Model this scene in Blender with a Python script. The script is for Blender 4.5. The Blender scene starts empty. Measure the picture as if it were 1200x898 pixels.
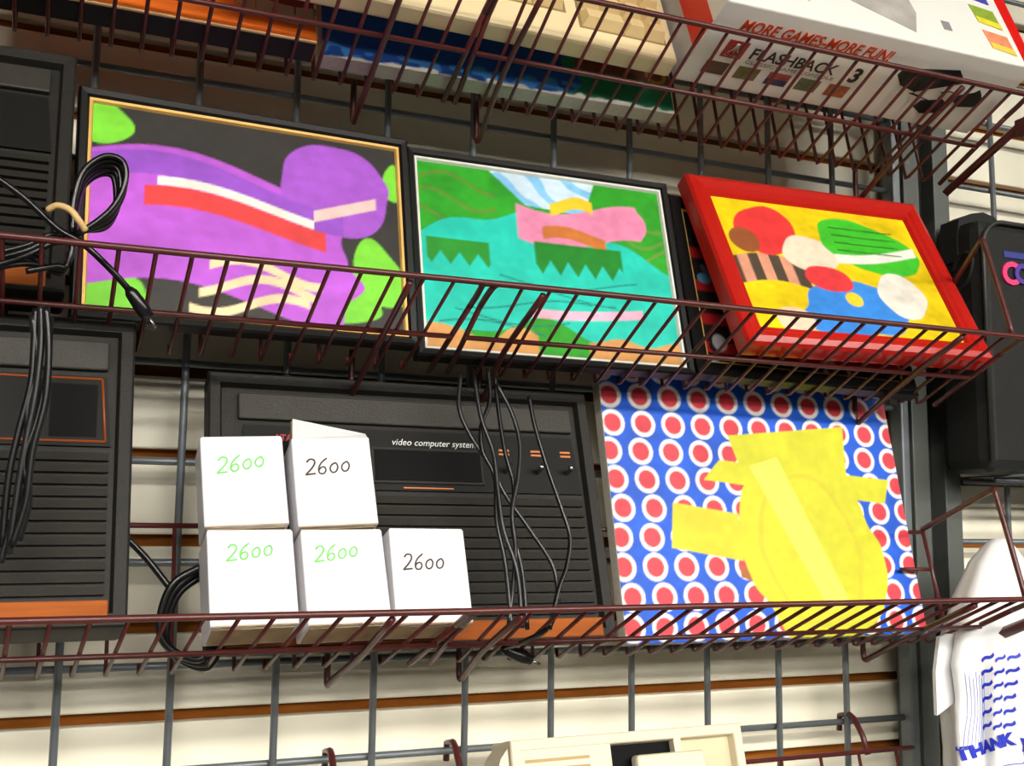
import bpy, bmesh, math, random
import numpy as np
from mathutils import Vector, Matrix
random.seed(7)
scene = bpy.context.scene
COL = scene.collection

# ------------------------------------------------------------------ camera
CAM = np.array([0.0600, -0.8541, 0.1789]); YAW, PITCH, ROLL, FPX = 0.3983, 0.1289, 0.0101, 1291.6
def cam_axes():
    cy, sy, cp, sp = math.cos(YAW), math.sin(YAW), math.cos(PITCH), math.sin(PITCH)
    f = np.array([sy*cp, cy*cp, sp]); r = np.array([cy, -sy, 0.0]); u = np.cross(r, f)
    cr, sr = math.cos(ROLL), math.sin(ROLL)
    return r*cr + u*sr, -r*sr + u*cr, f
CR, CU, CF = cam_axes()
def at(px, py, Y):
    """world point at depth Y for a measured point of the photograph"""
    d = CF + CR*(px-600)/FPX - CU*(py-449)/FPX
    return tuple(CAM + d*(Y-CAM[1])/d[1])
cam = bpy.data.cameras.new('camera'); cam_o = bpy.data.objects.new('camera', cam); COL.objects.link(cam_o)
cam.sensor_fit = 'HORIZONTAL'; cam.sensor_width = 36.0; cam.lens = 36.0*FPX/1200.0
cam.clip_start = 0.02; cam.clip_end = 50
m = Matrix.Identity(4)
for i in range(3):
    m[i][0], m[i][1], m[i][2], m[i][3] = CR[i], CU[i], -CF[i], CAM[i]
cam_o.matrix_world = m
scene.camera = cam_o

# ------------------------------------------------------------------ light and exposure
AMBIENT, LAMP = 0.05, 38.0
w = bpy.data.worlds.new('shop_air'); scene.world = w; w.use_nodes = True
bg = w.node_tree.nodes['Background']; bg.inputs[0].default_value = (1.0, 0.95, 0.86, 1); bg.inputs[1].default_value = AMBIENT
scene.view_settings.view_transform = 'Standard'; scene.view_settings.look = 'None'
scene.view_settings.gamma = 1.0; scene.view_settings.use_curve_mapping = False
scene.view_settings.exposure = 0.55

# ------------------------------------------------------------------ materials
def lin(c):
    return tuple((v/255/12.92 if v/255 <= .04045 else ((v/255+.055)/1.055)**2.4) for v in c)
MATS = {}
def mat(name, rgb, rough=.5, metal=0.0, noise=0.0, scale=40, bump=0.0, spec=.5, stretch=None, emit=None, bscale=None):
    if name in MATS: return MATS[name]
    M = bpy.data.materials.new(name); M.use_nodes = True; nt = M.node_tree; b = nt.nodes['Principled BSDF']
    c = lin(rgb); b.inputs['Base Color'].default_value = (*c, 1); b.inputs['Roughness'].default_value = rough
    b.inputs['Metallic'].default_value = metal; b.inputs['Specular IOR Level'].default_value = spec
    if noise or bump:
        tc = nt.nodes.new('ShaderNodeTexCoord'); mp = nt.nodes.new('ShaderNodeMapping'); nz = nt.nodes.new('ShaderNodeTexNoise')
        nt.links.new(tc.outputs['Object'], mp.inputs[0]); nt.links.new(mp.outputs[0], nz.inputs['Vector'])
        if stretch: mp.inputs['Scale'].default_value = stretch
        nz.inputs['Scale'].default_value = scale; nz.inputs['Detail'].default_value = 4
        if noise:
            rp = nt.nodes.new('ShaderNodeMapRange'); rp.inputs[1].default_value = .25; rp.inputs[2].default_value = .75
            rp.inputs[3].default_value = 1-noise; rp.inputs[4].default_value = 1+noise
            nt.links.new(nz.outputs[0], rp.inputs[0])
            mx = nt.nodes.new('ShaderNodeMix'); mx.data_type = 'RGBA'; mx.blend_type = 'MULTIPLY'; mx.inputs[0].default_value = 1
            mx.inputs[6].default_value = (*c, 1); nt.links.new(rp.outputs[0], mx.inputs[7]); nt.links.new(mx.outputs[2], b.inputs['Base Color'])
        if bump:
            bp = nt.nodes.new('ShaderNodeBump'); bp.inputs['Strength'].default_value = bump; bp.inputs['Distance'].default_value = .002
            src = nz
            if bscale:
                src = nt.nodes.new('ShaderNodeTexNoise'); src.inputs['Scale'].default_value = bscale; nt.links.new(tc.outputs['Object'], src.inputs['Vector'])
            nt.links.new(src.outputs[0], bp.inputs['Height']); nt.links.new(bp.outputs[0], b.inputs['Normal'])
    if emit:
        b.inputs['Emission Color'].default_value = (*emit[0], 1); b.inputs['Emission Strength'].default_value = emit[1]
    MATS[name] = M; return M
def paint_mat(name, rough=.45):
    if name in MATS: return MATS[name]
    M = bpy.data.materials.new(name); M.use_nodes = True; nt = M.node_tree; b = nt.nodes['Principled BSDF']
    a = nt.nodes.new('ShaderNodeAttribute'); a.attribute_name = 'paint'
    nz = nt.nodes.new('ShaderNodeTexNoise'); nz.inputs['Scale'].default_value = 90; tc = nt.nodes.new('ShaderNodeTexCoord')
    nt.links.new(tc.outputs['Object'], nz.inputs['Vector'])
    mr = nt.nodes.new('ShaderNodeMapRange'); mr.inputs[1].default_value = .3; mr.inputs[2].default_value = .7; mr.inputs[3].default_value = .95; mr.inputs[4].default_value = 1.04
    nt.links.new(nz.outputs[0], mr.inputs[0])
    mx = nt.nodes.new('ShaderNodeMix'); mx.data_type = 'RGBA'; mx.blend_type = 'MULTIPLY'; mx.inputs[0].default_value = 1
    nt.links.new(a.outputs['Color'], mx.inputs[6]); nt.links.new(mr.outputs[0], mx.inputs[7]); nt.links.new(mx.outputs[2], b.inputs['Base Color'])
    b.inputs['Roughness'].default_value = rough; b.inputs['Specular IOR Level'].default_value = .3
    MATS[name] = M; return M
CREAM = mat('cream_laminate', (246, 240, 219), .42, noise=.05, scale=6)
GROOVE = mat('groove_board', (134, 76, 18), .75, spec=.15, noise=.2, scale=30, stretch=(1, 8, 8))
GRID = mat('grid_enamel', (112, 118, 122), .4, metal=.35, noise=.12, scale=60)
POST = mat('post_enamel', (88, 92, 88), .5, metal=.2, noise=.08, scale=20)
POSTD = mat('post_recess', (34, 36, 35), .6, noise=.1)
RED = mat('oxblood_enamel', (80, 31, 29), .36, noise=.18, scale=80)
BLKP = mat('console_plastic', (34, 32, 29), .55, noise=.12, scale=120, bump=.25, bscale=500, spec=.25)
BLKR = mat('console_rib_plastic', (42, 40, 36), .5, noise=.12, scale=120, bump=.2, bscale=500, spec=.25)
BLKS = mat('console_smooth_plastic', (54, 52, 47), .42, noise=.1, scale=150, bump=.15, bscale=600, spec=.25)
PANEL = mat('switch_panel_black', (22, 21, 20), .5, noise=.1, spec=.15)
SLOT = mat('slot_black', (10, 10, 10), .6, noise=.1, spec=.1)
WOOD = mat('woodgrain_strip', (158, 84, 34), .7, spec=.15, noise=.25, scale=18, stretch=(1, 6, 14))
ORANGE = mat('orange_print', (200, 112, 36), .5, noise=.1)
WHITET = mat('white_print', (225, 225, 220), .5, noise=.03)
REDT = mat('red_print', (170, 30, 34), .5, noise=.05)
STEEL = mat('switch_metal', (190, 190, 185), .25, metal=1.0, noise=.05)
CABLE = mat('black_cable', (16, 16, 17), .28, noise=.15, scale=60)
CABLE2 = mat('grey_black_cable', (26, 26, 28), .3, noise=.15, scale=60)
TIE = mat('beige_rubber_band', (214, 178, 120), .55, noise=.12)
CARTON = mat('white_carton', (230, 228, 232), .5, noise=.02, scale=12)
CARTIN = mat('raw_carton_edge', (186, 160, 122), .8, noise=.2, scale=60)
GREENM = mat('green_marker', (120, 222, 110), .5, noise=.25, scale=300)
BLACKM = mat('black_marker', (62, 50, 40), .5, noise=.3, scale=300)
BFRAME = mat('black_frame', (15, 13, 13), .42, noise=.1, spec=.3)
GOLD = mat('gold_lip', (226, 178, 96), .38, metal=.15, noise=.15, scale=40)
SILV = mat('white_lip', (222, 222, 214), .4, noise=.06)
RFRAME = mat('red_frame_lacquer', (186, 26, 18), .3, noise=.07, scale=25)
BACKB = mat('backing_board', (120, 100, 74), .8, noise=.15)
RAWC = mat('raw_canvas', (206, 200, 186), .8, noise=.1, scale=200)
BEIGE = mat('beige_plastic', (240, 218, 172), .45, noise=.04, scale=20)
BEIGEK = mat('beige_key', (226, 200, 146), .4, noise=.06, scale=30)
BEIGED = mat('device_plastic', (218, 208, 182), .5, noise=.04, scale=20)
BEIGEG = mat('device_groove', (176, 150, 96), .6, noise=.1)
ORBOX = mat('orange_card', (222, 104, 22), .5, noise=.12, scale=14)
GBOXW = mat('glossy_white_card', (246, 244, 238), .3, noise=.02)
GBOXR = mat('glossy_red_card', (226, 24, 20), .3, noise=.05)
GREYP = mat('grey_print', (158, 152, 146), .5, noise=.2, scale=60)
BAGBLK = mat('black_nylon', (30, 31, 29), .6, noise=.15, scale=90, bump=.3, bscale=900, spec=.25)
BAGPIPE = mat('nylon_piping', (42, 43, 40), .5, noise=.1)
PINK = mat('pink_embroidery', (236, 52, 120), .6, noise=.1)
PURP = mat('purple_embroidery', (72, 44, 150), .6, noise=.1)
YELL = mat('pale_yellow_embroidery', (226, 222, 140), .6, noise=.1)
NAVY = mat('blue_embroidery', (40, 52, 130), .6, noise=.15)
PBAG = mat('white_plastic_film', (240, 240, 242), .35, noise=.02)
BLUEP = mat('blue_ink', (34, 52, 190), .5, noise=.1)
BLUEL = mat('pale_blue_ink', (140, 152, 222), .5, noise=.15)

# ------------------------------------------------------------------ mesh helpers
class MB:
    def __init__(s): s.v, s.f, s.m, s.sm = [], [], [], []
    def add(s, vs, fs, mi=0, smooth=False):
        o = len(s.v); s.v += [tuple(p) for p in vs]; s.f += [tuple(o+i for i in f) for f in fs]; s.m += [mi]*len(fs); s.sm += [smooth]*len(fs); return s
    def box(s, x0, x1, y0, y1, z0, z1, mi=0, bev=0.0):
        if bev <= 0:
            v = [(x, y, z) for z in (z0, z1) for y in (y0, y1) for x in (x0, x1)]
            return s.add(v, [(0, 2, 3, 1), (4, 5, 7, 6), (0, 1, 5, 4), (2, 6, 7, 3), (0, 4, 6, 2), (1, 3, 7, 5)], mi)
        bm = bmesh.new(); bmesh.ops.create_cube(bm, size=1)
        for p in bm.verts: p.co = Vector(((x0+x1)/2+p.co.x*(x1-x0), (y0+y1)/2+p.co.y*(y1-y0), (z0+z1)/2+p.co.z*(z1-z0)))
        bmesh.ops.bevel(bm, geom=bm.edges[:], offset=bev, segments=2, affect='EDGES', profile=.5)
        bm.verts.index_update()
        s.add([p.co for p in bm.verts], [[q.index for q in f.verts] for f in bm.faces], mi); bm.free(); return s
    def tube(s, pts, r, n=6, mi=0, cap=True):
        pts = [Vector(p) for p in pts]; N = len(pts); vs = []; prev = None
        for i, p in enumerate(pts):
            t = (pts[min(i+1, N-1)]-pts[max(i-1, 0)]).normalized()
            if prev is None:
                a = Vector((0, 0, 1)) if abs(t.z) < .9 else Vector((1, 0, 0)); nx = t.cross(a).normalized()
            else: nx = (prev - t*prev.dot(t)).normalized()
            prev = nx; ny = t.cross(nx); rr = r[i] if isinstance(r, (list, tuple)) else r
            vs += [p+nx*rr*math.cos(2*math.pi*k/n)+ny*rr*math.sin(2*math.pi*k/n) for k in range(n)]
        fs = [(i*n+k, i*n+(k+1) % n, (i+1)*n+(k+1) % n, (i+1)*n+k) for i in range(N-1) for k in range(n)]
        if cap: fs += [tuple(range(n-1, -1, -1)), tuple((N-1)*n+k for k in range(n))]
        return s.add(vs, fs, mi, True)
    def prism(s, poly, y0, y1, mi=0):
        """polygon in x,z extruded from y0 (front) to y1"""
        n = len(poly); vs = [(x, y0, z) for x, z in poly]+[(x, y1, z) for x, z in poly]
        fs = [tuple(range(n)), tuple(range(2*n-1, n-1, -1))]+[(i, n+i, n+(i+1) % n, (i+1) % n) for i in range(n)]
        return s.add(vs, fs, mi)
    def ring(s, x0, x1, z0, z1, prof, mi=0, smooth=False):
        """picture-frame ring: prof = [(inset, y), ...] swept round a rectangle with mitred corners"""
        n = len(prof); vs = []
        for (sx, sz, bx, bz) in ((1, 1, x0, z0), (-1, 1, x1, z0), (-1, -1, x1, z1), (1, -1, x0, z1)):
            vs += [(bx+sx*i, y, bz+sz*i) for i, y in prof]
        fs = [(c*n+k, ((c+1) % 4)*n+k, ((c+1) % 4)*n+k+1, c*n+k+1) for c in range(4) for k in range(n-1)]
        return s.add(vs, fs, mi, smooth)
    def mesh(s, name, mats):
        me = bpy.data.meshes.new(name); me.from_pydata([tuple(p) for p in s.v], [], s.f)
        for M in (mats if isinstance(mats, (list, tuple)) else [mats]): me.materials.append(M)
        me.polygons.foreach_set('material_index', s.m); me.polygons.foreach_set('use_smooth', s.sm)
        bm = bmesh.new(); bm.from_mesh(me); bmesh.ops.recalc_face_normals(bm, faces=bm.faces[:]); bm.to_mesh(me); bm.free()
        me.update(); return me
    def build(s, name, mats, parent=None, label=None): return link(name, s.mesh(name, mats), parent, label)
def link(name, data, parent=None, label=None, loc=None):
    o = bpy.data.objects.new(name, data); COL.objects.link(o)
    if parent: o.parent = parent
    if label: o['label'] = label
    if loc: o.location = loc
    return o
def tag(o, label, cat, group=None):
    o['label'] = label; o['category'] = cat
    if group: o['group'] = group
    return o
def struct(o, label=None):
    o['kind'] = 'structure'
    if label: o['label'] = label
    return o
def thing(name, label, cat, loc=(0, 0, 0), rot=None, group=None):
    o = bpy.data.objects.new(name, None); COL.objects.link(o); o.empty_display_size = .02
    M = Matrix.Translation(loc)
    if rot: M = M @ basis(*rot)
    o.matrix_world = M
    return tag(o, label, cat, group)
def basis(tilt, yaw=0, roll=0):
    return Matrix.Rotation(math.radians(yaw), 4, 'Z') @ Matrix.Rotation(-math.radians(tilt), 4, 'X') @ Matrix.Rotation(math.radians(roll), 4, 'Y')
def spline(pts, k=6):
    P = [Vector(p) for p in pts]; P = [P[0]*2-P[1]]+P+[P[-1]*2-P[-2]]; out = []
    for i in range(1, len(P)-2):
        for j in range(k):
            t = j/k; a, b, c, d = P[i-1:i+3]
            out.append(.5*((2*b)+(c-a)*t+(2*a-5*b+4*c-d)*t*t+(3*b-a-3*c+d)*t**3))
    return out+[P[-2]]
def text_mesh(txt, size, extrude=.0002, shear=0, align='LEFT', bold=0.0, sx=1.0):
    cu = bpy.data.curves.new('t', 'FONT'); cu.body = txt; cu.size = size; cu.extrude = extrude; cu.shear = shear; cu.align_x = align; cu.offset = bold; cu.resolution_u = 3
    o = bpy.data.objects.new('t', cu); COL.objects.link(o); bpy.context.view_layer.update()
    me = bpy.data.meshes.new_from_object(o.evaluated_get(bpy.context.evaluated_depsgraph_get()))
    bpy.data.objects.remove(o); bpy.data.curves.remove(cu)
    if sx != 1: me.transform(Matrix.Diagonal((sx, 1, 1, 1)))
    return me
FRONT = Matrix.Rotation(math.radians(90), 4, 'X')        # text xy plane -> local xz plane, facing -y
def letter(name, txt, size, mtl, parent, x, y, z, **k):
    me = text_mesh(txt, size, **k); me.transform(Matrix.Translation((x, y, z)) @ FRONT); me.name = name
    me.materials.clear(); me.materials.append(mtl); return link(name, me, parent)

# ------------------------------------------------------------------ the setting
SP, GZ = .0658, .0092                                     # slat pitch, groove height
wb = MB(); wb.box(-1.6, 3.4, .05, .066, -1.3, 1.2); wall = struct(wb.build('wall_back', GROOVE), 'cream slatwall with brown grooves behind the grid')
slat = MB(); slat.box(-1.6, 3.4, .038, .05, GZ/2, SP-GZ/2, bev=.0015); slat_me = slat.mesh('slat', CREAM)
for j in range(-20, 17): link('slat', slat_me, wall, loc=(0, 0, .0335+j*SP))
struct(MB().box(-1.6, 3.4, -5.2, .066, -1.35, -1.3).build('floor', mat('grey_vinyl', (48, 44, 38), .5, noise=.1, scale=3)))
struct(MB().box(-1.6, 3.4, -5.2, .066, 1.2, 1.24).build('ceiling', mat('ceiling_tile', (105, 102, 96), .9, noise=.08, scale=80)))
LENS = mat('fluorescent_diffuser', (250, 250, 245), .5, noise=.01, emit=((1.0, .96, .88), LAMP)); TROF = mat('troffer_white', (220, 220, 216), .5, noise=.02)
for iy, y in enumerate((-2.2, -3.3, -4.4)):
    for ix, x in enumerate((-.7, .7, 2.1)):
        t = thing('ceiling_light', 'long fluorescent ceiling troffer over the shop aisle', 'ceiling light', (x, y, 1.2), group='ceiling troffers')
        MB().ring(-.62, .62, -.16, .16, [(0, 0), (0, -.03), (.025, -.03), (.03, -.02)]).build('frame', TROF, t).rotation_euler = (math.radians(-90), 0, 0)
        MB().box(-.59, .59, -.13, .13, -.024, -.018).build('diffuser', LENS, t)

# grid panels
def grid_panel(label, x0, n, z0, rows, edge_right=False, left=.01):
    t = thing('grid_panel', label, 'grid panel', (x0, 0, z0))
    H = rows*GP
    vw = MB().tube([(0, 0, -.03), (0, 0, H+.03)], .0029, 8).mesh('upright_wire', GRID)
    for i in range(n): link('upright_wire', vw, t, loc=(i*.0762, 0, 0))
    hw = MB().tube([(-left, 0, 0), ((n if edge_right else n-1)*.0762+(-.003 if edge_right else .01), 0, 0)], .0029, 8).mesh('cross_wire', GRID)
    for j in range(rows+1): link('cross_wire', hw, t, loc=(0, .0058, j*GP))
    if edge_right: MB().box(n*.0762-.0045, n*.0762+.0055, -.006, .010, -.03, H+.03, bev=.002).build('edge_tube', GRID, t)
    return t
GP = .0747
grid_panel('grey wire grid panel with edge tube behind the wire baskets', -5*.0762, 16, -6*GP, 20, True)
grid_panel('grey wire grid panel right of the upright post, behind the black case', .975, 7, .541-13*GP, 20, left=.062)
t = thing('upright_post', 'grey double-faced metal upright post between the two grid panels', 'post', (.849, 0, -1.3))
for xx in (0, .040): MB().box(xx, xx+.0205, -.004, .03, 0, 2.5, bev=.001).build('face', POST, t)
MB().box(.0205, .040, .014, .032, 0, 2.5).build('recess', POSTD, t)
MB().box(.0605, .062, .004, .03, 0, 2.5).build('side_flange', POSTD, t)

# ------------------------------------------------------------------ wire baskets (deck rises to the front)
TH = math.radians(22); YF = -.17
ZF = {'low': .1234, 'mid': .3428, 'top': .5615, 'bot': -.082}
def deck(s, L, up=.004):
    return YF+L*math.cos(TH)+up*math.sin(TH), ZF[s]-L*math.sin(TH)+up*math.cos(TH)
def dk(L, up=0): return (YF+L*math.cos(TH)+up*math.sin(TH), -L*math.sin(TH)+up*math.cos(TH))
def basket(s, x0, x1, label, vfeet, side=False, arm=None, drop=0.0, step=2, back=.10, skew=0.0, splay=0.0):
    t = thing('wire_basket', label, 'wire basket', (x0, 0, ZF[s])); W = x1-x0
    R1, R2 = .0015, .0023
    yr, zr = dk(.125); yt, zt = yr+back*.25, zr+back
    c = .006
    MB().tube(spline([(0, *dk(.03)), (0, *dk(.012)), (c*.3, *dk(c*.3)), (c*2, *dk(0)), (W/2, YF, 0-drop), (W-c*2, *dk(0)), (W-c*.3, *dk(c*.3)), (W, *dk(.012)), (W, *dk(.03))], 5), R2, 8).build('front_rail', RED, t)
    for xx in (0, W): MB().tube([(xx, *dk(.03)), (xx+skew*.8, *dk(.125))], R2).build('end_rod', RED, t)
    MB().tube([(.002, *dk(.067, -.003)), (W-.002, *dk(.067, -.003))], .002).build('cross_rail', RED, t)
    MB().tube([(skew, yt, zt), (W+skew, yt, zt)], .0022).build('back_rail', RED, t)
    dw = MB().tube([(0, *dk(.0)), (skew, *dk(.122)), (skew, yr+.0015, zr+.001), (skew, yr+.003, zr+.007)], R1).mesh('deck_wire', RED)
    bw = MB().tube([(skew, yr+.001, zr), (skew, yt, zt)], R1).mesh('back_wire', RED)
    n = int(W/.0207)
    for i in range(1, n):
        link('deck_wire', dw, t, loc=(i*W/n, 0, 0))
        if i % step == 0: link('back_wire', bw, t, loc=(i*W/n, 0, 0))
    for X in vfeet:
        x = X-x0; y2, z2 = dk(.16, -.004)
        MB().tube(spline([(x, *dk(.004, -.003)), (x, *dk(.08, -.004)), (x+skew, *dk(.150, -.004)), (x+skew, y2, z2), (x+skew, y2+.003, z2+.006), (x+skew, y2+.003, z2+.035)], 4), .0025).build('support_foot', RED, t)
        MB().tube([(x+skew, yt, zt-.003), (x+skew, yt+.006, zt+.012), (x+skew, -.010, zt+.026), (x+skew, -.004, zt+.029), (x+skew, .0105, zt+.026), (x+skew, .0115, zt+.012)], .0027).build('hook', RED, t)
    if side:
        x = W-.013; ys, zs = YF+.029, .091
        MB().tube(spline([(x+splay, YF+.115, .056), (x+splay*.5, (YF+.115+ys)/2, (.056+zs)/2), (x+splay*.04, ys+.006, zs-.0025), (x, ys, zs-.001), (x, ys-.003, zs-.009), (x, (ys+YF)/2, zs/2), (x, YF+.001, 0)], 5), .0024).build('side_loop', RED, t)
        MB().tube([(x+splay, YF+.115, .056), (x+splay*.5, YF+.093, -.025)], .0018).build('side_wire', RED, t)
        if not splay: MB().tube([(x-.03, YF+.112, .02), (x, YF+.106, .02)], .0018).build('side_wire', RED, t)
    if arm:
        x = arm-x0
        MB().tube([(x, *dk(-.02, -.010)), (x, *dk(.125, -.010))], .0048, 4).build('support_arm', RED, t)
        MB().box(x-.004, x+.005, YF+.012, YF+.024, -.030, -.014, bev=.0015).build('arm_stop', RED, t)
    return t
basket('low', -.27, .3205, 'oxblood wire basket holding the white cartons and the left upright console', (.268, -.2), skew=-.005)
basket('low', .3245, .822, 'oxblood wire basket under the blue dotted canvas, with side loop', (.358, .756), side=True, arm=.84, skew=.010)
basket('mid', -.27, .3270, 'oxblood wire basket holding the purple framed picture', (.275, -.2), drop=.001)
basket('mid', .3345, .822, 'oxblood wire basket holding the red framed picture, with side loop', (.372, .755), side=True, skew=.010, splay=.036)
basket('top', -.27, .3345, 'high oxblood wire basket under the orange carton', (.27, -.2), step=1)
basket('top', .3385, .842, 'high oxblood wire basket under the white game carton', (.369, .767), arm=.852, step=1, skew=.007)
basket('bot', -.27, .322, 'lowest oxblood wire basket with only two hooks showing under the white cartons', (.271,), back=.108)
basket('bot', .3265, .815, 'lowest oxblood wire basket holding the beige plastic device', (.37, .762), back=.108)

# ------------------------------------------------------------------ paintings (plain abstract pictures)
def noise2(nx, ny, cells, seed):
    rs = np.random.RandomState(seed); g = rs.rand(cells+2, cells+2)
    X, Y = np.meshgrid(np.linspace(0, cells, nx), np.linspace(0, cells, ny)); xi, yi = X.astype(int), Y.astype(int); fx, fy = X-xi, Y-yi
    fx, fy = fx*fx*(3-2*fx), fy*fy*(3-2*fy)
    return (g[yi, xi]*(1-fx)+g[yi, xi+1]*fx)*(1-fy)+(g[yi+1, xi]*(1-fx)+g[yi+1, xi+1]*fx)*fy
class Pic:
    def __init__(s, w, h, bgc, res=.00125, seed=1):
        s.w, s.h = w, h; s.nx, s.ny = 3*int(w/res), 3*int(h/res)
        s.U, s.V = np.meshgrid(np.linspace(0, 1, s.nx), np.linspace(0, 1, s.ny)); s.A = w/h
        s.C = np.zeros((s.ny, s.nx, 3)); s.C[:] = lin(bgc); s.n = noise2(s.nx, s.ny, 9, seed)-.5; s.n2 = noise2(s.nx, s.ny, 34, seed+1)-.5
        s.C *= (1+.35*s.n[..., None]+.2*s.n2[..., None])
    def put(s, mask, c, var=.25):
        col = np.array(lin(c))*(1+var*s.n[..., None]+var*.6*s.n2[..., None]); s.C[mask] = col[mask]; return s
    def ell(s, cx, cy, rx, ry, rot=0, wob=.06):
        x, y = (s.U-cx)*s.A, s.V-cy; a = math.radians(rot); xr, yr = x*math.cos(a)+y*math.sin(a), -x*math.sin(a)+y*math.cos(a)
        return (xr/(rx*s.A))**2+(yr/ry)**2 < 1+wob*8*s.n
    def poly(s, pts):
        inside = np.zeros(s.U.shape, bool); n = len(pts)
        for i in range(n):
            (x1, y1), (x2, y2) = pts[i], pts[(i+1) % n]
            if y1 == y2: continue
            inside ^= ((s.V < y1) != (s.V < y2)) & (s.U < (x2-x1)*(s.V-y1)/(y2-y1)+x1)
        return inside
    def band(s, f, half):
        return np.abs(s.V-f(s.U)) < half
    def build(s, name, parent, x0, y, z0, thick=0, label=None):
        nx, ny = s.nx//3, s.ny//3; C3 = np.clip(s.C, 0, 1).reshape(ny, 3, nx, 3, 3).mean((1, 3)); s.U, s.V = np.meshgrid(np.linspace(0, 1, nx), np.linspace(0, 1, ny))
        vs = np.stack([x0+s.U*s.w, np.full_like(s.U, y), z0+s.V*s.h], -1).reshape(-1, 3)
        I = np.arange(nx*ny).reshape(ny, nx); fs = np.stack([I[:-1, :-1], I[:-1, 1:], I[1:, 1:], I[1:, :-1]], -1).reshape(-1, 4)
        me = bpy.data.meshes.new(name); me.from_pydata(vs.tolist(), [], fs.tolist())
        ca = me.color_attributes.new('paint', 'FLOAT_COLOR', 'POINT')
        col = np.concatenate([C3.reshape(-1, 3), np.ones((nx*ny, 1))], 1).astype(np.float32); ca.data.foreach_set('color', col.ravel())
        me.materials.append(paint_mat('painted_surface')); return link(name, me, parent, label)
sin = np.sin
def frame_thing(label, s, x, L, wd, ht, tilt, yaw, roll, prof, fmat, lipw, lipmat, pic, fw, depth=.013, smooth=False):
    y, z = deck(s, L)
    t = thing('framed_picture', label, 'framed picture', (x, y, z), (tilt, yaw, roll))
    MB().ring(0, wd, 0, ht, prof, smooth=smooth).build('frame', fmat, t)
    MB().ring(fw, wd, 0, 1, [(0, 0), (0, .001)]) if 0 else None
    if lipw:
        a = fw; lp = MB(); lp.ring(a-.0005, wd-a+.0005, a-.0005, ht-a+.0005, [(0, .0045), (.0003, .0018), (lipw*.7, .002), (lipw, .0045)]); lp.build('inner_lip', lipmat, t)
    q = fw+lipw-.0008
    MB().box(.002, wd-.002, depth-.004, depth-.0005, .002, ht-.002).build('backing_board', BACKB, t)
    p = pic(wd-2*q, ht-2*q); p.build('picture', t, q, .0045, q)
    return t
def pic_purple(wd, ht):
    p = Pic(wd, ht, (46, 43, 40), seed=3)
    p.put(p.ell(.03, .92, .08, .16, 0, .2) | p.ell(.06, .06, .12, .15, 0, .2) | p.ell(.93, .30, .09, .2, 30, .2) | p.ell(.80, .10, .14, .09, 0, .2) | p.ell(.99, .80, .04, .12, 0, .2), (122, 212, 52))
    p.put(p.band(lambda u: .40+.10*sin(u*5.2+.4), .33) & (p.U < .82+.1*p.n), (186, 88, 212))
    p.put(p.ell(.78, .72, .19, .25, -20, .05), (164, 84, 204))
    p.put(p.band(lambda u: .64+.10*sin(u*5.2+.5), .06) & (p.U < .80), (150, 78, 200))
    p.put(p.band(lambda u: .50+.08*sin(u*5.2+.2), .05) & (p.U > .16) & (p.U < .74), (224, 62, 62))
    p.put(p.band(lambda u: .575+.08*sin(u*5.2+.2), .022) & (p.U > .20) & (p.U < .70), (240, 234, 222))
    for k in range(3): p.put(p.band(lambda u: .08+.085*k+.05*sin(u*13+k*.9), .022) & (p.U > .30+.03*k) & (p.U < .68+.02*k), (238, 214, 168))
    p.put(p.band(lambda u: .62+.5*(u-.8), .03) & (p.U > .70) & (p.U < .92), (232, 196, 190))
    return p
def pic_green(wd, ht):
    p = Pic(wd, ht, (44, 158, 34), seed=5)
    p.put(p.poly([(.28, 1), (.72, 1), (.66, .80), (.42, .82)]), (206, 228, 244)); p.put(p.poly([(.28, 1), (.72, 1), (.66, .80), (.42, .82)]) & (sin(p.V*40+p.U*30+p.n*6) > .35), (132, 196, 238))
    for k in range(3):
        p.put(p.band(lambda u: .90-.10*k+.05*sin(u*16+k), .011) & (p.U < .30), (92, 138, 44)); p.put(p.band(lambda u: .80-.10*k+.05*sin(u*18+k), .011) & (p.U > .80), (98, 150, 52))
    p.put(p.band(lambda u: .34+.13*sin(u*4.4-.3)+.03*sin(u*17), .30) & (p.V > .06), (30, 196, 176))
    p.put(p.band(lambda u: .74+.05*sin(u*9), .10) & (p.U > .38) & (p.U < .92-.1*p.n), (232, 138, 176)); p.put(p.band(lambda u: .84+.03*sin(u*22), .035) & (p.U > .52) & (p.U < .70), (236, 200, 40))
    p.put(p.band(lambda u: .66+.03*sin(u*14), .035) & (p.U > .48) & (p.U < .74), (206, 120, 52))
    zz = np.abs(((p.U*14) % 1)-.5)
    p.put((p.V < .62) & (p.V > .44+.16*zz) & (p.U > .44) & (p.U < .80), (26, 128, 34)); p.put((p.V < .58) & (p.V > .44+.14*zz) & (p.U > .02) & (p.U < .26), (38, 140, 40))
    p.put(p.band(lambda u: .27-.05*sin(u*3.5), .024) & (p.U > .40) & (p.U < .86), (240, 176, 200))
    for k in range(5): p.put(p.band(lambda u: .12+.07*k+.04*sin(u*8+k*1.7), .004) & (p.U > .05+.06*k) & (p.U < .45+.1*k), (14, 120, 110))
    p.put((p.V < .10+.05*p.n*2+.02*sin(p.U*20)) & ((p.U < .42) | (p.U > .62)), (206, 148, 84))
    return p
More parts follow.
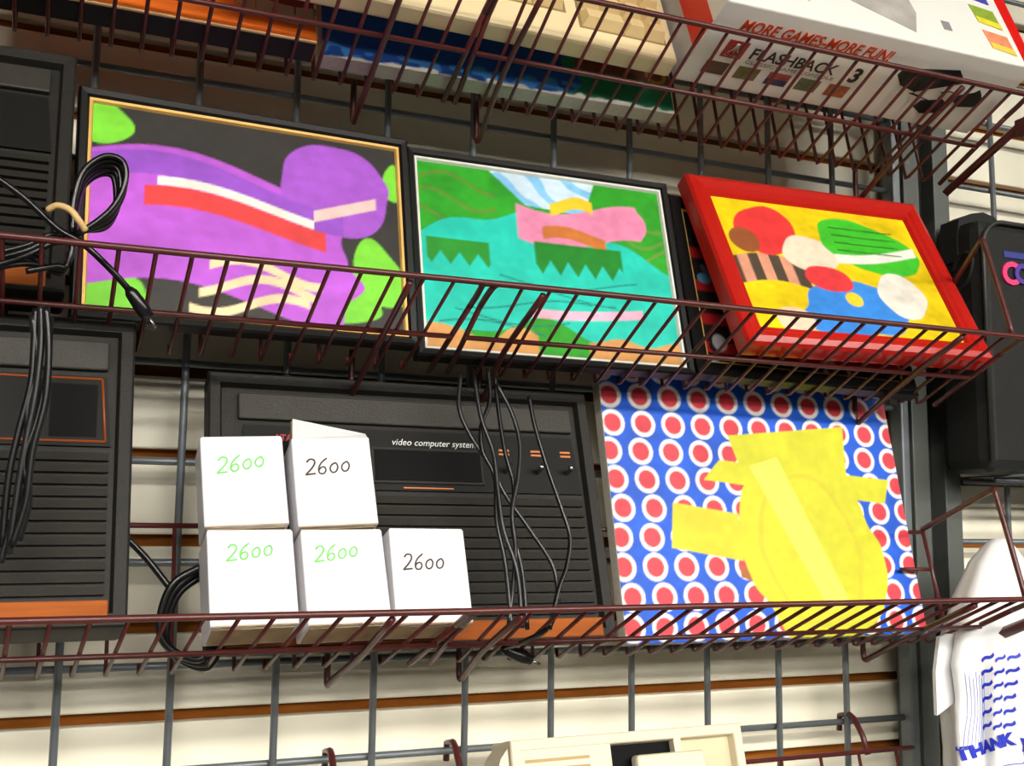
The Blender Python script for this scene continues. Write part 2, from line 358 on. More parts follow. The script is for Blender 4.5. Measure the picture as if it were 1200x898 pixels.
def pic_yellow(wd, ht):
    p = Pic(wd, ht, (232, 202, 18), seed=8)
    p.put(p.band(lambda u: .42+.05*sin(u*9), .10) & (p.U < .34), (80, 66, 54)); 
    for k in range(3): p.put(p.band(lambda u: .42+.05*sin(u*9), .10) & (np.abs(p.U-.06-.10*k) < .025), (214, 150, 122))
    p.put(p.ell(.22, .76, .15, .17, 30, .06), (226, 58, 58)); p.put(p.ell(.10, .66, .07, .09, 0, .06), (150, 84, 48)); p.put(p.ell(.40, .60, .13, .14, 0, .06), (232, 214, 190))
    p.put(p.ell(.72, .70, .25, .20, -14, .05), (66, 190, 46)); p.put(p.band(lambda u: .60+.20*(u-.5)+.03*sin(u*7), .035) & (p.U > .52) & (p.U < .96), (232, 230, 218))
    for k in range(4): p.put(p.band(lambda u: .66+.06*k+.1*(u-.7)**2, .005) & (p.U > .55) & (p.U < .88), (30, 110, 26))
    p.put(p.ell(.50, .20, .26, .22, 8, .10), (58, 136, 222)); p.put(p.ell(.44, .42, .11, .10, 0, .08), (228, 62, 66)); p.put(p.ell(.78, .34, .12, .17, 30, .05), (230, 224, 212))
    p.put(p.ell(.52, .28, .04, .05, 0, .05), (236, 200, 50)); p.put(p.ell(.20, .10, .08, .09, 0, .1), (236, 200, 176))
    return p
def pic_collage(wd, ht):
    p = Pic(wd, ht, (30, 24, 26), seed=11); rs = np.random.RandomState(4)
    for v in (.72, .50, .28, .10): p.put(np.abs(p.V-v) < .035, (170, 28, 34))
    for k in range(46): p.put(p.ell(rs.rand(), rs.rand(), .012+.03*rs.rand(), .02+.04*rs.rand(), rs.rand()*90, .1), ((176, 172, 176), (92, 150, 186), (60, 54, 60), (196, 150, 150), (34, 26, 30), (110, 106, 116))[k % 6])
    return p
FP = [(0, .013), (0, .001), (.0015, -.0005), (.0055, 0), (.0075, .0025), (.009, .0045)]
frame_thing('black framed picture of purple swirls on charcoal with a gold lip', 'mid', .068, .092, .246, .176, 11.3, 3.0, -.2, FP, BFRAME, .0032, GOLD, pic_purple, .0075)
frame_thing('black framed picture of teal and green waves with a white lip', 'mid', .313, .107, .242, .186, 15.2, -1.2, .3, FP, BFRAME, .0035, SILV, pic_green, .0068)
FP3 = [(0, .013), (0, .001), (.0015, -.0005), (.011, 0), (.013, .0025), (.0145, .0045)]
frame_thing('wide black framed dark red collage standing behind the red framed picture', 'mid', .5590, .104, .235, .180, 18.0, 0, 1.6, FP3, BFRAME, .0018, GOLD, pic_collage, .013, .013)
FP4 = [(0, .016), (0, .002), (.002, -.001), (.007, -.003), (.013, -.0015), (.015, .0005), (.019, .001), (.021, .0045)]
frame_thing('glossy red framed picture of bright shapes on yellow, leaning furthest back', 'mid', .575, .052, .261, .192, 28.4, -1.1, -.7, FP4, RFRAME, 0, None, pic_yellow, .0195, .015, False)
# dotted canvas
def pic_dots(wd, ht):
    p = Pic(wd, ht, (6, 86, 208), res=.00105, seed=14)
    px, pz = wd/10.35, ht/9.25; X, Z = p.U*wd, p.V*ht
    row = np.floor(Z/pz); off = .0035*np.sin(row*1.9)
    dx = (X-off+.008) % px-px/2; dz = Z % pz-pz/2; r = np.sqrt(dx**2+dz**2)
    p.put(r < .0118, (240, 238, 236), .06); p.put(r < .0082, (216, 60, 74), .3)
    p.put(p.poly([(.19, .51), (.40, .47), (.395, .29), (.17, .34)]), (214, 204, 36)); p.put(p.band(lambda u: .225+.03*sin(u*22), .022) & (p.U > .38) & (p.U < .50), (168, 92, 46))
    big = p.ell(.64, .34, .235, .40, 10, .05) | p.poly([(.30, .60), (.36, .68), (.96, .62), (.93, .52)]) | p.poly([(.40, .78), (.82, .84), (.80, .60), (.44, .60)])
    p.put(big, (208, 206, 36), .18)
    p.put(p.ell(.64, .34, .17, .30, 10, .05) & ~p.ell(.64, .34, .155, .28, 10, .05), (206, 196, 40), .1)
    p.put(p.poly([(.46, .66), (.56, .70), (.74, .12), (.66, .10)]), (238, 232, 90), .1)
    return p
y, z = deck('low', .109)
t = thing('canvas', 'blue canvas with red and white dots and a big yellow shape', 'canvas', (.492, y, z), (12.3, .5, -.1))
MB().box(0, .310, .0006, .013, 0, .228, bev=.001).build('stretched_canvas', RAWC, t)
pic_dots(.3096, .2276).build('picture', t, .0002, 0, .0002)

# ------------------------------------------------------------------ upright video consoles
def console(label, s, x, L, wd, ht, tilt, yaw=0, roll=0, orange=False, words=True, thick=.036, ribs=12):
    y, z = deck(s, L); t = thing('game_console', label, 'game console', (x, y, z), (tilt, yaw, roll))
    f = lambda a: ht*(1-a)
    b = MB(); b.box(0, wd, .006, thick, 0, ht, bev=.003); b.build('body', BLKP, t)
    MB().ring(0, wd, 0, ht, [(0, .010), (0, .0015), (.0015, 0), (.0085, .0005), (.0105, .006)]).build('rim', BLKP, t)
    MB().box(.022, wd-.016, .0015, .007, f(.175), f(.075), bev=.0012).build('top_band', BLKS, t)
    pn = MB(); pn.prism([(.020, f(.43)), (wd-.013, f(.43)), (wd-.017, f(.195)), (.026, f(.195))], .0035, .0065); pp = pn.build('switch_panel', PANEL, t)
    MB().ring(.034, wd*.335 if 0 else wd*.16, f(.34), f(.26), [(0, .0034), (0, .0028), (.001, .0028), (.001, .0034)]).build('badge_border', SLOT, pp)
    def slot(a, c):
        MB().box(a, c, .0028, .0036, f(.39), f(.275)).build('cartridge_slot', SLOT, pp)
        MB().ring(a-.003, c+.003, f(.405), f(.262), [(0, .0036), (.0005, .0022), (.0022, .0022), (.003, .003)]).build('slot_edge', BLKP, pp)
    slot(wd*.40, wd*.675)
    if orange:
        o = MB(); a = [(.024, f(.415)), (wd-.0165, f(.415)), (wd-.0195, f(.205)), (.030, f(.205))]
        for i in range(4): o.tube([(a[i][0], .0032, a[i][1]), (a[(i+1) % 4][0], .0032, a[(i+1) % 4][1])], .0009, 6)
        o.build('orange_outline', mat('orange_line', (140, 68, 18), .5, noise=.15), pp)
        MB().box(wd-.05, wd-.022, .0029, .0034, f(.40), f(.225)).build('glossy_inset', SLOT, pp)
    z0, z1 = f(.905), f(.445); ph = (z1-z0)/ribs
    rb = MB(); rb.prism([(0, 0), (wd-.032, 0), (wd-.032, ph*.72), (0, ph*.72)], .0022, .0065)
    rb.v = [(a, b_+(.0016 if c > ph*.5 and b_ < .004 else 0), c) for a, b_, c in rb.v]; rme = rb.mesh('rib', BLKR)
    for i in range(ribs): link('rib', rme, t, loc=(.018, 0, z0+i*ph+ph*.14))
    MB().box(.0115, wd-.0115, -.0005, .008, f(.988), f(.918), bev=.0008).build('wood_strip', WOOD, t)
    if words:
        letter('lettering', 'video computer system', .0073, WHITET, pp, wd*.445, .0032, f(.252), shear=.25)
        letter('lettering', 'ATARI', .0068, REDT, pp, wd*.155, .0032, f(.252), shear=0, bold=.0002)
        MB().box(wd*.47, wd*.60, .0031, .0034, f(.422), f(.417)).build('orange_line', ORANGE, pp)
    for u in (() if not words else (.09, .20, .29, .745, .835, .92)):
        sw = MB(); sw.tube([(wd*u, .0035, f(.345)), (wd*u, -.002, f(.343)), (wd*u, -.006, f(.335)), (wd*u, -.0075, f(.334))], [.0018, .0018, .0026, .0022], 8); sw.build('switch', STEEL, pp)
        if words and u > .7:
            for k in range(2): MB().box(wd*u-.004, wd*u+.005, .0031, .0034, f(.262+.016*k), f(.254+.016*k)).build('switch_label', ORANGE, pp)
    return t
console('dark ribbed video console standing behind the white cartons', 'low', .1655, .090, .309, .205, 16.2, ribs=11, thick=.024)
console('dark ribbed video console with an orange outlined panel, left of the cartons', 'low', -.199, .036, .310, .202, 13.7, 0, -.4, orange=True, words=False, thick=.058)
console('dark ribbed video console beside the purple framed picture', 'mid', -.246, .064, .310, .186, 16.5, 0, -.3, words=False)

# ------------------------------------------------------------------ white cartons with handwritten 2600
DIG = {'2': [(0, .8), (.15, .98), (.42, .95), (.5, .72), (.35, .42), (.05, .06), (.02, .02), (.3, .05), (.62, .08)],
       '6': [(.5, .98), (.2, .7), (.06, .35), (.15, .05), (.4, .02), (.52, .22), (.42, .42), (.2, .4), (.08, .22)],
       '0': [(.3, .72), (.1, .55), (.06, .25), (.22, .02), (.45, .1), (.52, .42), (.4, .68), (.26, .72)]}
def carton(label, pos, wd, ht, dp, tilt, yaw, roll, ink, nx, nz, size, slant=0, opened=False):
    t = thing('carton', label, 'carton', pos, (tilt, yaw, roll), group='white cartons marked 2600')
    MB().box(0, wd, 0, dp, 0, ht, bev=.0012).build('box', CARTON, t)
    MB().box(.0008, wd-.0008, -.0003, .0002, .0, .0009).build('bottom_seam', CARTIN, t)
    MB().box(wd*.04, wd*.96, .004, dp-.004, -.0006, .0003).build('bottom_flap', CARTIN, t)
    if opened:
        lid = MB(); lid.add([(.001, 0, ht-.001), (wd-.001, 0, ht-.001), (wd-.001, .006, ht+.0050), (.004, .009, ht+.0190), (.001, .0016, ht-.001), (wd-.001, .0016, ht-.001), (wd-.001, .0076, ht+.0045), (.004, .0106, ht+.0185)],
            [(0, 1, 2, 3), (7, 6, 5, 4), (0, 3, 7, 4), (1, 5, 6, 2), (0, 4, 5, 1), (3, 2, 6, 7)]); lid.build('lid_flap', CARTON, t)
        sd = MB(); sd.add([(.001, .001, ht-.002), (.001, .020, ht-.002), (.003, .0105, ht+.018), (.003, .002, ht+.001), (.002, .001, ht-.002), (.002, .020, ht-.002), (.004, .0105, ht+.018), (.004, .002, ht+.001)],
            [(0, 1, 2, 3), (7, 6, 5, 4), (0, 4, 5, 1), (1, 5, 6, 2), (2, 6, 7, 3), (3, 7, 4, 0)]); sd.build('side_flap', CARTIN, t)
    else:
        MB().box(.001, wd-.001, .001, dp-.002, ht-.0008, ht+.0006).build('lid_flap', CARTON, t)
    for i, ch in enumerate('2600'):
        s2 = size*(1 if i < 2 else .85)
        pts = [(nx-.004+size*1.25*(i*.66+a*.9+b*.15), -.0001, nz-.002+i*size*slant*1.2+b*s2*1.2) for a, b in DIG[ch]]
        MB().tube(spline(pts, 4), .00066, 5).build('handwritten_digit', ink, t)
    return t
def on(s, x, L): y, z = deck(s, L, .0045); return (x, y, z)
c1 = carton('white carton with green 2600, bottom row, at the end by the console gap', on('low', .160, .037), .0565, .0655, .038, 23.5, 0, -1.2, GREENM, .016, .046, .0095, .10)
c2 = carton('white carton with green 2600, bottom row, between two other cartons', on('low', .2222, .039), .0570, .0670, .038, 23.5, 0, -1.2, GREENM, .012, .046, .0095, .10)
c3 = carton('white carton with black 2600, standing alone beside the bottom row', on('low', .2822, .040), .0555, .0680, .038, 20.8, .5, .2, BLACKM, .012, .040, .0095, .03)
def above(c, h, dy, dx): return tuple(c.matrix_world @ Vector((dx, dy, h)))
bpy.context.view_layer.update()
carton('white carton with green 2600 stacked on the end carton', above(c1, .0672, -.001, -.0015), .0555, .0650, .036, 21.0, -2.5, -3.2, GREENM, .014, .040, .0100, .12)
carton('white carton with black 2600 stacked on another, its lid flap raised', above(c2, .0695, .001, -.0010), .0560, .0665, .034, 20.0, -3.0, -3.2, BLACKM, .012, .040, .0100, .06, opened=True)

# ------------------------------------------------------------------ cables
def cable(label, pts, r=.0024, mtl=CABLE, plug=None, group=None, band=None):
    t = thing('cable', label, 'cable', pts[0], group=group)
    o = Vector(pts[0]); P = [Vector(p)-o for p in pts]
    MB().tube(spline(P, 7), r, 7).build('cord', mtl, t)
    if plug:
        a, b = Vector(plug[0])-o, Vector(plug[1])-o
        MB().tube([a, a.lerp(b, .15), a.lerp(b, .7), b], [r*1.2, r*2, r*2.4, r*1.9], 8).build('plug', CABLE, t)
        d = (b-a).normalized(); MB().tube([b, b+d*.008], r*.5, 6).build('plug_pin', STEEL, t)
    if band: MB().tube(spline([Vector(p)-o for p in band], 6), .0021, 7).build('rubber_band', TIE, t)
    return t
rnd = random.Random(3)
loops = []
for k in range(5):                                        # coiled lead beside the purple picture
    Y = -.150+.004*k; s = 1-.06*k; jx = rnd.uniform(-3, 3)
    for (px, py) in ((86, 272), (88, 235), (100, 200), (125, 183), (146, 190), (148, 215+6*k), (132, 245+5*k), (100, 270)):
        loops.append(at(92+(px-92)*s+jx, 272+(py-272)*s, Y))
cable('coiled black lead with a beige rubber band in front of the purple picture', loops, .0019, CABLE, band=[at(56, 246, -.158), at(68, 241, -.162), at(82, 246, -.164), at(92, 258, -.164), at(100, 270, -.160)])
cable('straight black lead with a plug hanging below the purple picture', [at(-8, 205, -.148), at(30, 233, -.148), at(68, 268, -.150), at(98, 286, -.152), at(130, 316, -.150), at(150, 338, -.146)], .0021, CABLE, plug=(at(150, 338, -.146), at(174, 372, -.142)))
lp = []
for k in range(3):
    for (px, py) in ((-20, 300+8*k), (30, 288+6*k), (62, 275+5*k), (84, 285), (78, 312), (66, 320-4*k), (30, 300+9*k)): lp.append(at(px, py, -.138-.004*k))
cable('tangled black lead at the foot of the upper console', lp, .0019, CABLE)
for k, (pa) in enumerate((((34, 362), (32, 400), (28, 450), (14, 505), (2, 560), (-6, 640)), ((40, 358), (40, 405), (33, 465), (22, 520), (12, 580), (2, 650)), ((46, 360), (49, 410), (45, 470), (30, 530), (22, 590), (6, 640)), ((30, 370), (36, 430), (24, 480), (26, 540), (10, 600), (-8, 660)), ((50, 372), (48, 430), (36, 490), (20, 540), (26, 585), (14, 634)))):
    cable(('black lead', 'dark grey lead')[k % 2]+' of the bundle hanging down over the orange outlined console', [at(a+8, b, -.160-.003*(k % 3)+.0*k) for a, b in pa], .0021, CABLE2 if k % 2 else CABLE, group='leads over the left console')
cab = (((540, 440), (538, 478), (552, 512), (576, 548), (592, 580), (620, 620), (648, 664), (655, 706)), ((572, 432), (574, 470), (564, 500), (566, 530), (580, 560), (582, 610), (592, 660), (600, 738)),
       ((556, 445), (564, 490), (578, 530), (583, 570), (590, 620), (606, 670), (612, 736)), ((580, 440), (584, 480), (592, 530), (602, 570), (601, 620), (612, 670), (618, 738)),
       ((582, 450), (600, 485), (609, 520), (607, 560), (600, 600), (604, 650), (596, 734)), ((620, 465), (627, 500), (642, 550), (658, 596), (668, 630), (664, 665), (655, 690), (644, 738)))
LEADN = ('black lead crossing the others down to the wood strip over the centre console', 'grey-black lead bending inward beside the printed words on the centre console', 'straight black lead in the middle of the bunch over the centre console', 'black lead next to the leftmost switch of the centre console', 'grey-black lead looping out towards the middle switch of the centre console', 'lone black lead hanging apart past the outer switch of the centre console')
for k, pa in enumerate(cab):
    n = len(pa)
    cable(LEADN[k], [at(a, b, -.062-.055*(b-432)/290-.012-.004*(k % 3)) for a, b in pa], .0017, CABLE2 if k % 2 == 0 else CABLE, group='leads over the centre console')
lp = []
for k in range(3):
    for (px, py) in ((236, 664), (205, 682), (190, 712), (188, 745), (206, 765), (236, 772), (250, 740), (240, 690)): lp.append(at(px+4*k, py+5*k, -.078+.005*k))
cable('coiled black lead behind the end carton', lp, .0026, CABLE)
cable('black lead slanting behind the console gap to the coil', [at(150, 632, -.062), at(172, 655, -.062), at(196, 685, -.064), at(206, 696, -.066)], .0024, CABLE)
cable('short black lead with a plug poking under the basket below the centre console', [at(652, 716, -.142), at(640, 738, -.135), at(615, 752, -.115), at(590, 760, -.085)], .0022, CABLE, plug=(at(588, 760, -.085), at(622, 774, -.085)))

# ------------------------------------------------------------------ things on the top basket
y, z = deck('top', .092)
t = thing('orange_carton', 'orange cardboard carton with a dark red patch and grey band', 'carton', (-.02, y, z), (23, 0, 0))
MB().box(0, .246, 0, .02, 0, .12, bev=.001).build('box', ORBOX, t)
MB().box(.001, .245, -.0005, .001, 0, .0016).build('bottom_edge', mat('pale_card_edge', (246, 206, 150), .5, noise=.1), t)
MB().box(.001, .245, .001, .019, -.0006, .0006).build('underside', mat('shade_black', (20, 18, 18), .7, noise=.1), t)  # thin sheet coloured black for the shade beneath the carton
pt = MB(); pt.prism([(.165, .05), (.245, .022), (.245, .09), (.15, .09)], -.0004, .001); pt.build('printed_patch', mat('dark_red_print', (120, 22, 30), .5, noise=.1), t)
gb = MB(); rim_ = [(.158+.0145*i, .046-.030*math.sin(i/6*math.pi*.62)) for i in range(7)]
for i in range(6):
    (a, b), (c, e) = rim_[i], rim_[i+1]; gb.prism([(a+.0006, b), (c-.0006, e), (c-.0006, e+.017), (a+.0006, b+.017)], -.0008, .001)
gb.build('printed_band', mat('grey_band_print', (170, 168, 150), .5, noise=.15), t)
# canvas behind the keyboard
def pic_sky(wd, ht):
    p = Pic(wd, ht, (236, 232, 222), seed=21); e = .03+.02*p.n*2+.03*p.n2
    p.put(p.V > e, (26, 74, 156)); p.put((p.V > e) & (p.V < e+.05) & (p.n2 > -.05), (58, 128, 206)); p.put((p.V > e-.005) & (p.U > .68+.1*p.n), (16, 110, 74)); p.put((p.V > .2) & (p.U > .72+.1*p.n), (110, 60, 44))
    p.put(p.ell(.955, .24, .035, .05, 0, .1) & ~p.ell(.955, .24, .024, .035, 0, .1), (190, 140, 50))
    return p
y, z = deck('top', .103)
t = thing('canvas', 'blue and green painted canvas with a bare white bottom edge behind the keyboard', 'canvas', (.2325, y, z), (14, 0, -.6))
MB().box(0, .305, .0006, .016, 0, .15, bev=.001).build('stretched_canvas', RAWC, t)
pic_sky(.3046, .1496).build('picture', t, .0002, 0, .0002)
# keyboard
y, z = deck('top', .045)
t = thing('keyboard', 'cream computer keyboard standing on its edge in the high basket', 'keyboard', (.150, y, z+.006), (23, 0, 1.1))
KW = .357
MB().box(0, KW, 0, .018, 0, .15, bev=.003).build('housing', BEIGE, t)
for (a, b, q, h) in ((.012, .262, .029, .108), (.272, .349, .016, .108)): MB().box(a, b, -.0004, .002, q, q+h).build('key_well', mat('key_well', (150, 124, 80), .6, noise=.1), t)
def key(x0, x1, z0, z1):
    k = MB(); i = .0028
    k.add([(x0, 0, z0), (x1, 0, z0), (x1, 0, z1), (x0, 0, z1), (x0+i, -.0085, z0+i*1.4), (x1-i, -.0085, z0+i*1.4), (x1-i, -.007, z1-i*.8), (x0+i, -.007, z1-i*.8)],
          [(3, 2, 1, 0), (4, 5, 6, 7), (0, 1, 5, 4), (1, 2, 6, 5), (2, 3, 7, 6), (3, 0, 4, 7)]); k.build('key', BEIGEK, t)
P_ = .0172
for r in range(6):
    zz = .0305+r*P_; x = .014
    rowdef = [1.5, 1.25, 1.25, 6, 1.25, 1.25, 1.5] if r == 0 else [1+.25*(r % 3)]+[1]*11+[2.2-.25*(r % 3)]
    tot = sum(rowdef)
    for wq in rowdef:
        ww = wq/tot*.246; key(x+.0006, x+ww-.0006, zz, zz+P_-.0012); x += ww
    zz = .0175+r*P_
    for (a, b) in (((0, 2), (2, 3), (3, 4)) if r == 0 else ((0, 1), (1, 2), (2, 3), (3, 4))): key(.2735+a*.0186+.0005, .2735+b*.0186-.0005, zz, zz+P_-.0012)
# game carton
y, z = deck('top', -.0235, .0045)
GX, GW, GD, GH = .5135, .316, .086, .20
t = thing('game_carton', 'big glossy white game carton with red side stripe and printed underside', 'game carton', (GX, y, z), (22, 0, -.3))
MB().box(0, GW, 0, GD, 0, GH, bev=.0015).build('box', GBOXW, t)
MB().box(-.0006, .001, .022, .052, .001, GH-.001).build('side_stripe', GBOXR, t); MB().box(-.0007, .001, .052, GD-.001, .001, GH-.001).build('side_panel', mat('grey_mottled_card', (190, 186, 188), .4, noise=.2, scale=50), t)
st = MB(); st.prism([(GW-.012, .002), (GW-.001, .002), (GW-.001, GH-.002), (GW-.016, GH-.002)], -.0006, .001); st.build('front_stripe', GBOXR, t)
BOT = Matrix(((1, 0, 0, 0), (0, -1, 0, 0), (0, 0, -1, 0), (0, 0, 0, 1)))      # text lying on the underside, read from below
def under(name, txt, size, mtl, x, d, **k):
    me = text_mesh(txt, size, **k); me.transform(Matrix.Translation((x, d, -.0002)) @ BOT); me.materials.clear(); me.materials.append(mtl); return link(name, me, t)
REDO = mat('orange_red_print', (214, 66, 24), .5, noise=.05); BLKT = mat('black_print', (26, 24, 24), .5, noise=.05)
under('lettering', 'MORE GAMES-MORE FUN!', .0155, REDO, .024, .0245, shear=.15, bold=.0003, sx=.82)
under('lettering', 'FLASHBACK', .0160, BLKT, .049, .0500, bold=.0002, sx=.98); under('lettering', '3', .0215, BLKT, .150, .0530, bold=.0006)
under('lettering', 'CLASSIC GAME CONSOLE', .0048, GREYP, .049, .0555, sx=1.6)
lg = MB(); lg.box(.024, .043, .035, .053, -.0004, .001); lg.build('logo_patch', mat('brick_red_print', (176, 40, 44), .5, noise=.05), t)
tri = MB()
for k, off in enumerate((-1, 0, 1)):
    pts = [(.0335+off*.001, .0375), (.0335+off*.0011, .041), (.0335+off*.0022, .0445), (.0335+off*.0052, .0475)]
    tri.tube([(a, b, -.0005) for a, b in pts], .0005, 5)
tri.build('logo_mark', WHITET, t); under('logo_text', 'ATARI', .0042, WHITET, .0265, .0520)
under_z = (-.0004, .001)
for i, c in enumerate(((84, 62, 52), (110, 108, 60), (168, 60, 52), (98, 106, 70), (176, 92, 52))):
    x = .017+i*.0305
    MB().box(x, x+.021, .0590, .0720, *under_z).build('printed_thumbnail', mat('thumb_%d' % i, c, .5, noise=.5, scale=160), t)
    if i == 2: MB().box(x, x+.021, .0655, .0720, -.0006, .001).build('thumbnail_band', mat('navy_print', (44, 40, 92), .5, noise=.2), t)
def flat(name, poly, mtl, lift=.0004):
    n = len(poly); m2 = MB(); m2.add([(a, b, -lift) for a, b in poly]+[(a, b, .001) for a, b in poly], [tuple(range(n)), tuple(range(2*n-1, n-1, -1))]+[(i, n+i, n+(i+1) % n, (i+1) % n) for i in range(n)]); return m2.build(name, mtl, t)
PRN = mat('black_picture_print', (22, 21, 21), .45, noise=.2, scale=80)
flat('printed_console', [(.193, .028), (.246, .018), (.262, .030), (.250, .036), (.222, .050), (.203, .046), (.192, .036)], PRN)
flat('printed_joystick', [(.236, .058), (.256, .052), (.268, .058), (.262, .068), (.246, .072), (.234, .066)], PRN)
flat('printed_joystick', [(.268, .044), (.280, .038), (.283, .034), (.287, .037), (.296, .046), (.292, .054), (.276, .057), (.266, .051)], PRN)
MB().tube([(a, b, -.0003) for a, b in ((.222, .049), (.222, .053), (.230, .053), (  .218, .052), (.242, .056))], .0005, 5).build('printed_lead', PRN, t)
MB().tube([(a, b, -.0003) for a, b in ((.247, .045), (.256, .042), (.264, .043), (.270, .046))], .0005, 5).build('printed_lead', PRN, t)
fp = MB(); fp.prism([(.118, .036), (.187, .012), (.196, .036), (.190, .075), (.120, .075)], -.0005, .001); fp.build('printed_device', mat('soft_grey_print', (186, 180, 174), .4, noise=.25, scale=40), t)
for k, (c, c2) in enumerate((((240, 150, 110), (244, 214, 90)), ((150, 176, 60), (236, 226, 60)), ((226, 150, 140), (70, 74, 190)))):
    a = MB(); zz = .010+k*.030; xx = .272-k*.003
    a.prism([(xx, zz+.004), (xx+.026, zz), (xx+.024, zz+.022), (xx-.003, zz+.025)], -.0005, .001); a.build('printed_thumbnail', mat('front_thumb_%d' % k, c, .4, noise=.25, scale=120), t)
    a = MB(); a.prism([(xx, zz+.004), (xx+.026, zz), (xx+.0255, zz+.007), (xx-.0005, zz+.011)], -.0008, .001); a.build('thumbnail_band', mat('front_band_%d' % k, c2, .4, noise=.15, scale=120), t)
a = MB(); a.prism([(.040, .030), (.082, .020), (.080, .05), (.040, .05)], -.0005, .001); a.build('printed_thumbnail', mat('pale_orange_print', (240, 176, 150), .4, noise=.2, scale=90), t)
MB().box(.222, .231, -.0005, .001, .024, .034).build('printed_spot', mat('grey_spot', (150, 146, 150), .4, noise=.1), t)

# ------------------------------------------------------------------ black case, plastic bag and beige device
t = thing('wire_shelf', 'plain grey wire shelf under the black case beyond the post', 'wire shelf', (.912, 0, .228))
for yy in (-.082, -.045, -.004): MB().tube([(0, yy, 0), (.45, yy, 0)], .0026, 8).build('rail', GRID, t)
sw_ = MB().tube([(0, -.082, .0035), (0, -.004, .0035)], .0014, 6).mesh('deck_wire', GRID)
for k in range(19): link('deck_wire', sw_, t, loc=(.004+k*.0245, 0, 0))
t = thing('black_case', 'black nylon carrying case with pink and purple lettering beyond the post', 'case', (.873, -.014, .2335))
HB = .247
bd = MB(); bd.box(0, .30, -.062, 0, 0, HB, bev=.012); bd.build('body', BAGBLK, t)
pp_ = MB(); rr = []
for a in range(0, 91, 15): rr.append((.004+.026-.026*math.cos(math.radians(a)), -.0625, HB-.004-.026+.026*math.sin(math.radians(a))))
pp_.tube([(.004, -.0625, .01)]+rr+[(.298, -.0625, HB-.004)], .0024, 7); pp_.build('piping', BAGPIPE, t)
hd = MB(); prof = [(0, -.017), (.004, .003), (.020, .0105), (.036, .014), (.050, .011), (.064, .001), (.084, -.006), (.10, -.008), (.10, -.04), (0, -.04)]
hd.prism([(a-.002, b+HB) for a, b in prof], -.036, -.012); hd.build('handle_flap', BAGBLK, t)
MB().tube(spline([(-.004, -.03, HB-.05), (-.006, -.045, HB-.035), (-.004, -.056, HB-.04), (-.003, -.05, HB-.06), (-.003, -.035, HB-.07)], 5), .002, 7).build('strap', BAGBLK, t)
letter('lettering', 'C', .030, PINK, t, .026, -.0632, .183, extrude=.001, bold=.0012); letter('lettering', 'O', .026, PURP, t, .042, -.0636, .185, extrude=.001, bold=.0012); letter('lettering', 'L', .030, YELL, t, .062, -.0632, .183, extrude=.001, bold=.0012)
MB().box(.030, .15, -.0636, -.06, .208, .2155, bev=.0012).build('blue_band', NAVY, t)

# plastic bag: one folded sleeve surface, print mapped onto it
BP = at(1150, 760, -.085); bx = BP[0]
ZT, ZB = .172, -.10
def bagc(a, v):
    """a angle (0 = front), v 0 top .. 1 bottom -> local point"""
    zz = ZT+(ZB-ZT)*v
    kn = np.interp(v, [0, .02, .08, .2, .32, .40, .5, .7, .85, 1], [.006, .014, .028, .040, .045, .046, .039, .036, .037, .038])
    cx = np.interp(v, [0, .1, .25, .4, .6, 1], [.024, .020, .012, .004, .000, .000])
    fold = np.interp(v, [0, .25, .4, .6, 1], [.02, .05, .12, .20, .22])
    rr = kn*(1+fold*(math.sin(5*a+1.1+1.5*v)+.5*math.sin(9*a+.4)))
    return Vector((cx+rr*math.sin(a), -rr*.78*math.cos(a), zz+.004*math.sin(3*a+2)*v))
t = thing('plastic_bag', 'white plastic carrier bag with blue THANK YOU print hanging by the post', 'plastic bag', (bx+.004, -.085, 0))
bm_ = MB(); NA, NV = 72, 60
bm_.add([bagc(2*math.pi*i/NA, j/NV) for j in range(NV+1) for i in range(NA)], [(j*NA+i, (j+1)*NA+i, (j+1)*NA+(i+1) % NA, j*NA+(i+1) % NA) for j in range(NV) for i in range(NA)]+[tuple(range(NA))], 0, True)
bm_.build('film', PBAG, t)
ear = MB(); EA = [(-.052, .085), (-.030, .090), (-.020, .06), (-.034, .03), (-.058, .018), (-.058, .055)]
ear.prism(EA, .000, .004); ear.build('handle_fold', PBAG, t)
def onbag(me, a0, v0, scale, rot=0):
    for p in me.vertices:
        x, yy = p.co.x*math.cos(rot)-p.co.y*math.sin(rot), p.co.x*math.sin(rot)+p.co.y*math.cos(rot)
        a, v = a0+x*scale/.040, v0-yy*scale/(ZT-ZB); q = bagc(a, v); nrm = Vector((math.sin(a), -math.cos(a), 0)); p.co = q+nrm*(.0009+p.co.z*.3)
    return me
def bagtext(txt, a0, v0, size, mtl, bold=0, rot=0):
    me = text_mesh(txt, size, bold=bold)
    bm = bmesh.new(); bm.from_mesh(me); bmesh.ops.subdivide_edges(bm, edges=[e for e in bm.edges if e.calc_length() > .003], cuts=2); bm.to_mesh(me); bm.free()
    me = onbag(me, a0, v0, 1, rot); me.materials.clear(); me.materials.append(mtl); return link('lettering', me, t)
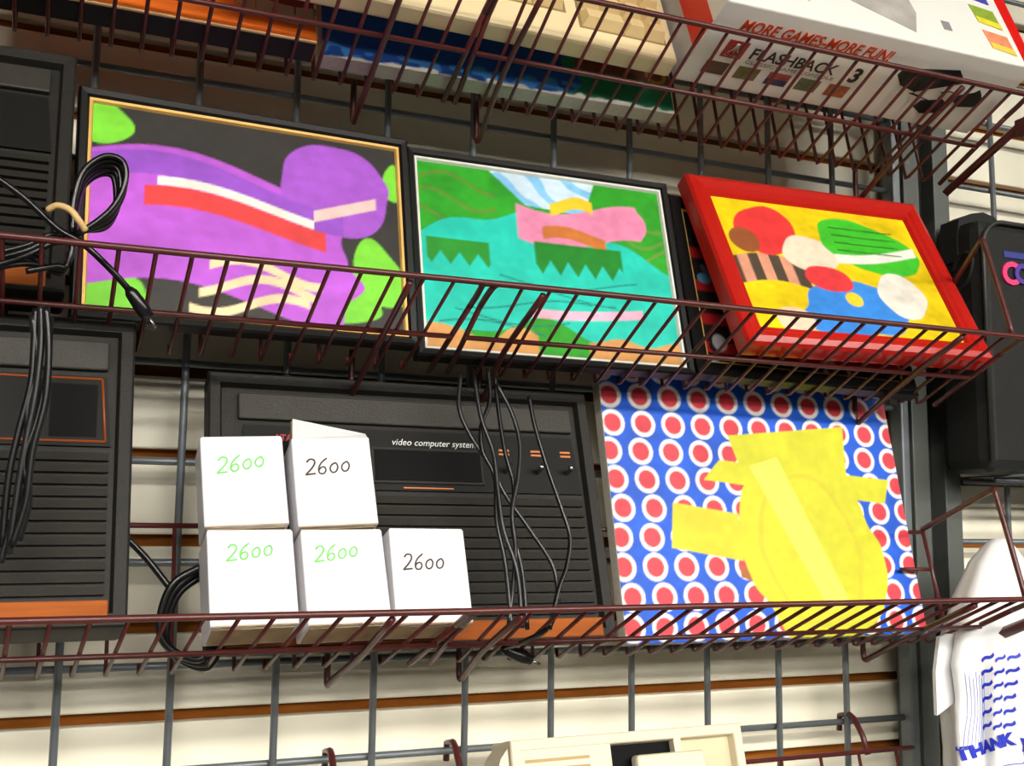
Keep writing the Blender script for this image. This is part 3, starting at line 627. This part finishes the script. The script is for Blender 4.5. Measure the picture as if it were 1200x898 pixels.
bagtext('THANK', -1.30, .690, .0140, BLUEP, .0009, .20); bagtext('YOU', -.02, .672, .0140, BLUEP, .0009, -.15)
for k in range(7):                                        # fine vertical lines of the print
    a = -1.12+.055*k; MB().tube([bagc(a-.20*max(0, v-.55)*4, v)+Vector((math.sin(a), -math.cos(a), 0))*.0006 for v in np.linspace(.42+.01*(k % 3), .66, 14)], .00028, 4).build('printed_line', BLUEL, t)
for k in range(6):
    for a, sz in ((-.80, .018), (-.52, .014), (-.28, .016)): bagtext('~', a, .40+.043*k, sz, BLUEP if a != -.36 else BLUEL, .0007, .35)
me = MB(); me.tube([bagc(a, .715-.02*a)+Vector((math.sin(a), -math.cos(a), 0))*.0006 for a in np.linspace(-1.2, .5, 20)], .0005, 4); me.build('printed_line', BLUEP, t)

# beige device below
p0 = at(600, 869, -.10)
t = thing('beige_device', 'beige plastic device with vent slots and a dark bay in the lowest basket', 'device', (p0[0], -.137, p0[2]-.150), (14, 0, -.4))
DW, DH = .197, .155
MB().box(0, DW, .008, .04, 0, DH, bev=.002).build('body', BEIGED, t)
MB().ring(0, DW, 0, DH, [(0, .012), (0, .001), (.001, 0), (.007, 0), (.008, .001), (.009, .009)]).build('bezel', BEIGED, t)
MB().box(.006, .080, .0005, .009, .02, DH-.004).build('vent_panel', BEIGED, t)
for k in range(8): MB().box(.010, .062, .0002, .001, DH-.0165-k*.0062, DH-.0142-k*.0062).build('vent_slot', BEIGEG, t)
MB().box(.080, .1345, .0075, .0085, .03, DH-.009).build('dark_bay', SLOT, t)
MB().box(.1345, .1405, .0002, .009, .02, DH-.003).build('divider', BEIGED, t)
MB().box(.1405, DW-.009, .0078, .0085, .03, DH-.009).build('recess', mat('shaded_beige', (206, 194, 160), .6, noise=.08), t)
bl = MB(); bl.box(.098, .158, -.006, .006, .02, DH-.0175, bev=.003); bl.build('lever_plate', BEIGED, t)
lc = MB(); lc.prism([(-.014, DH-.030), (-.007, DH-.012), (-.001, DH-.005), (-.001, 0), (-.016, 0)], .004, .035); lc.build('side_cheek', BEIGED, t)
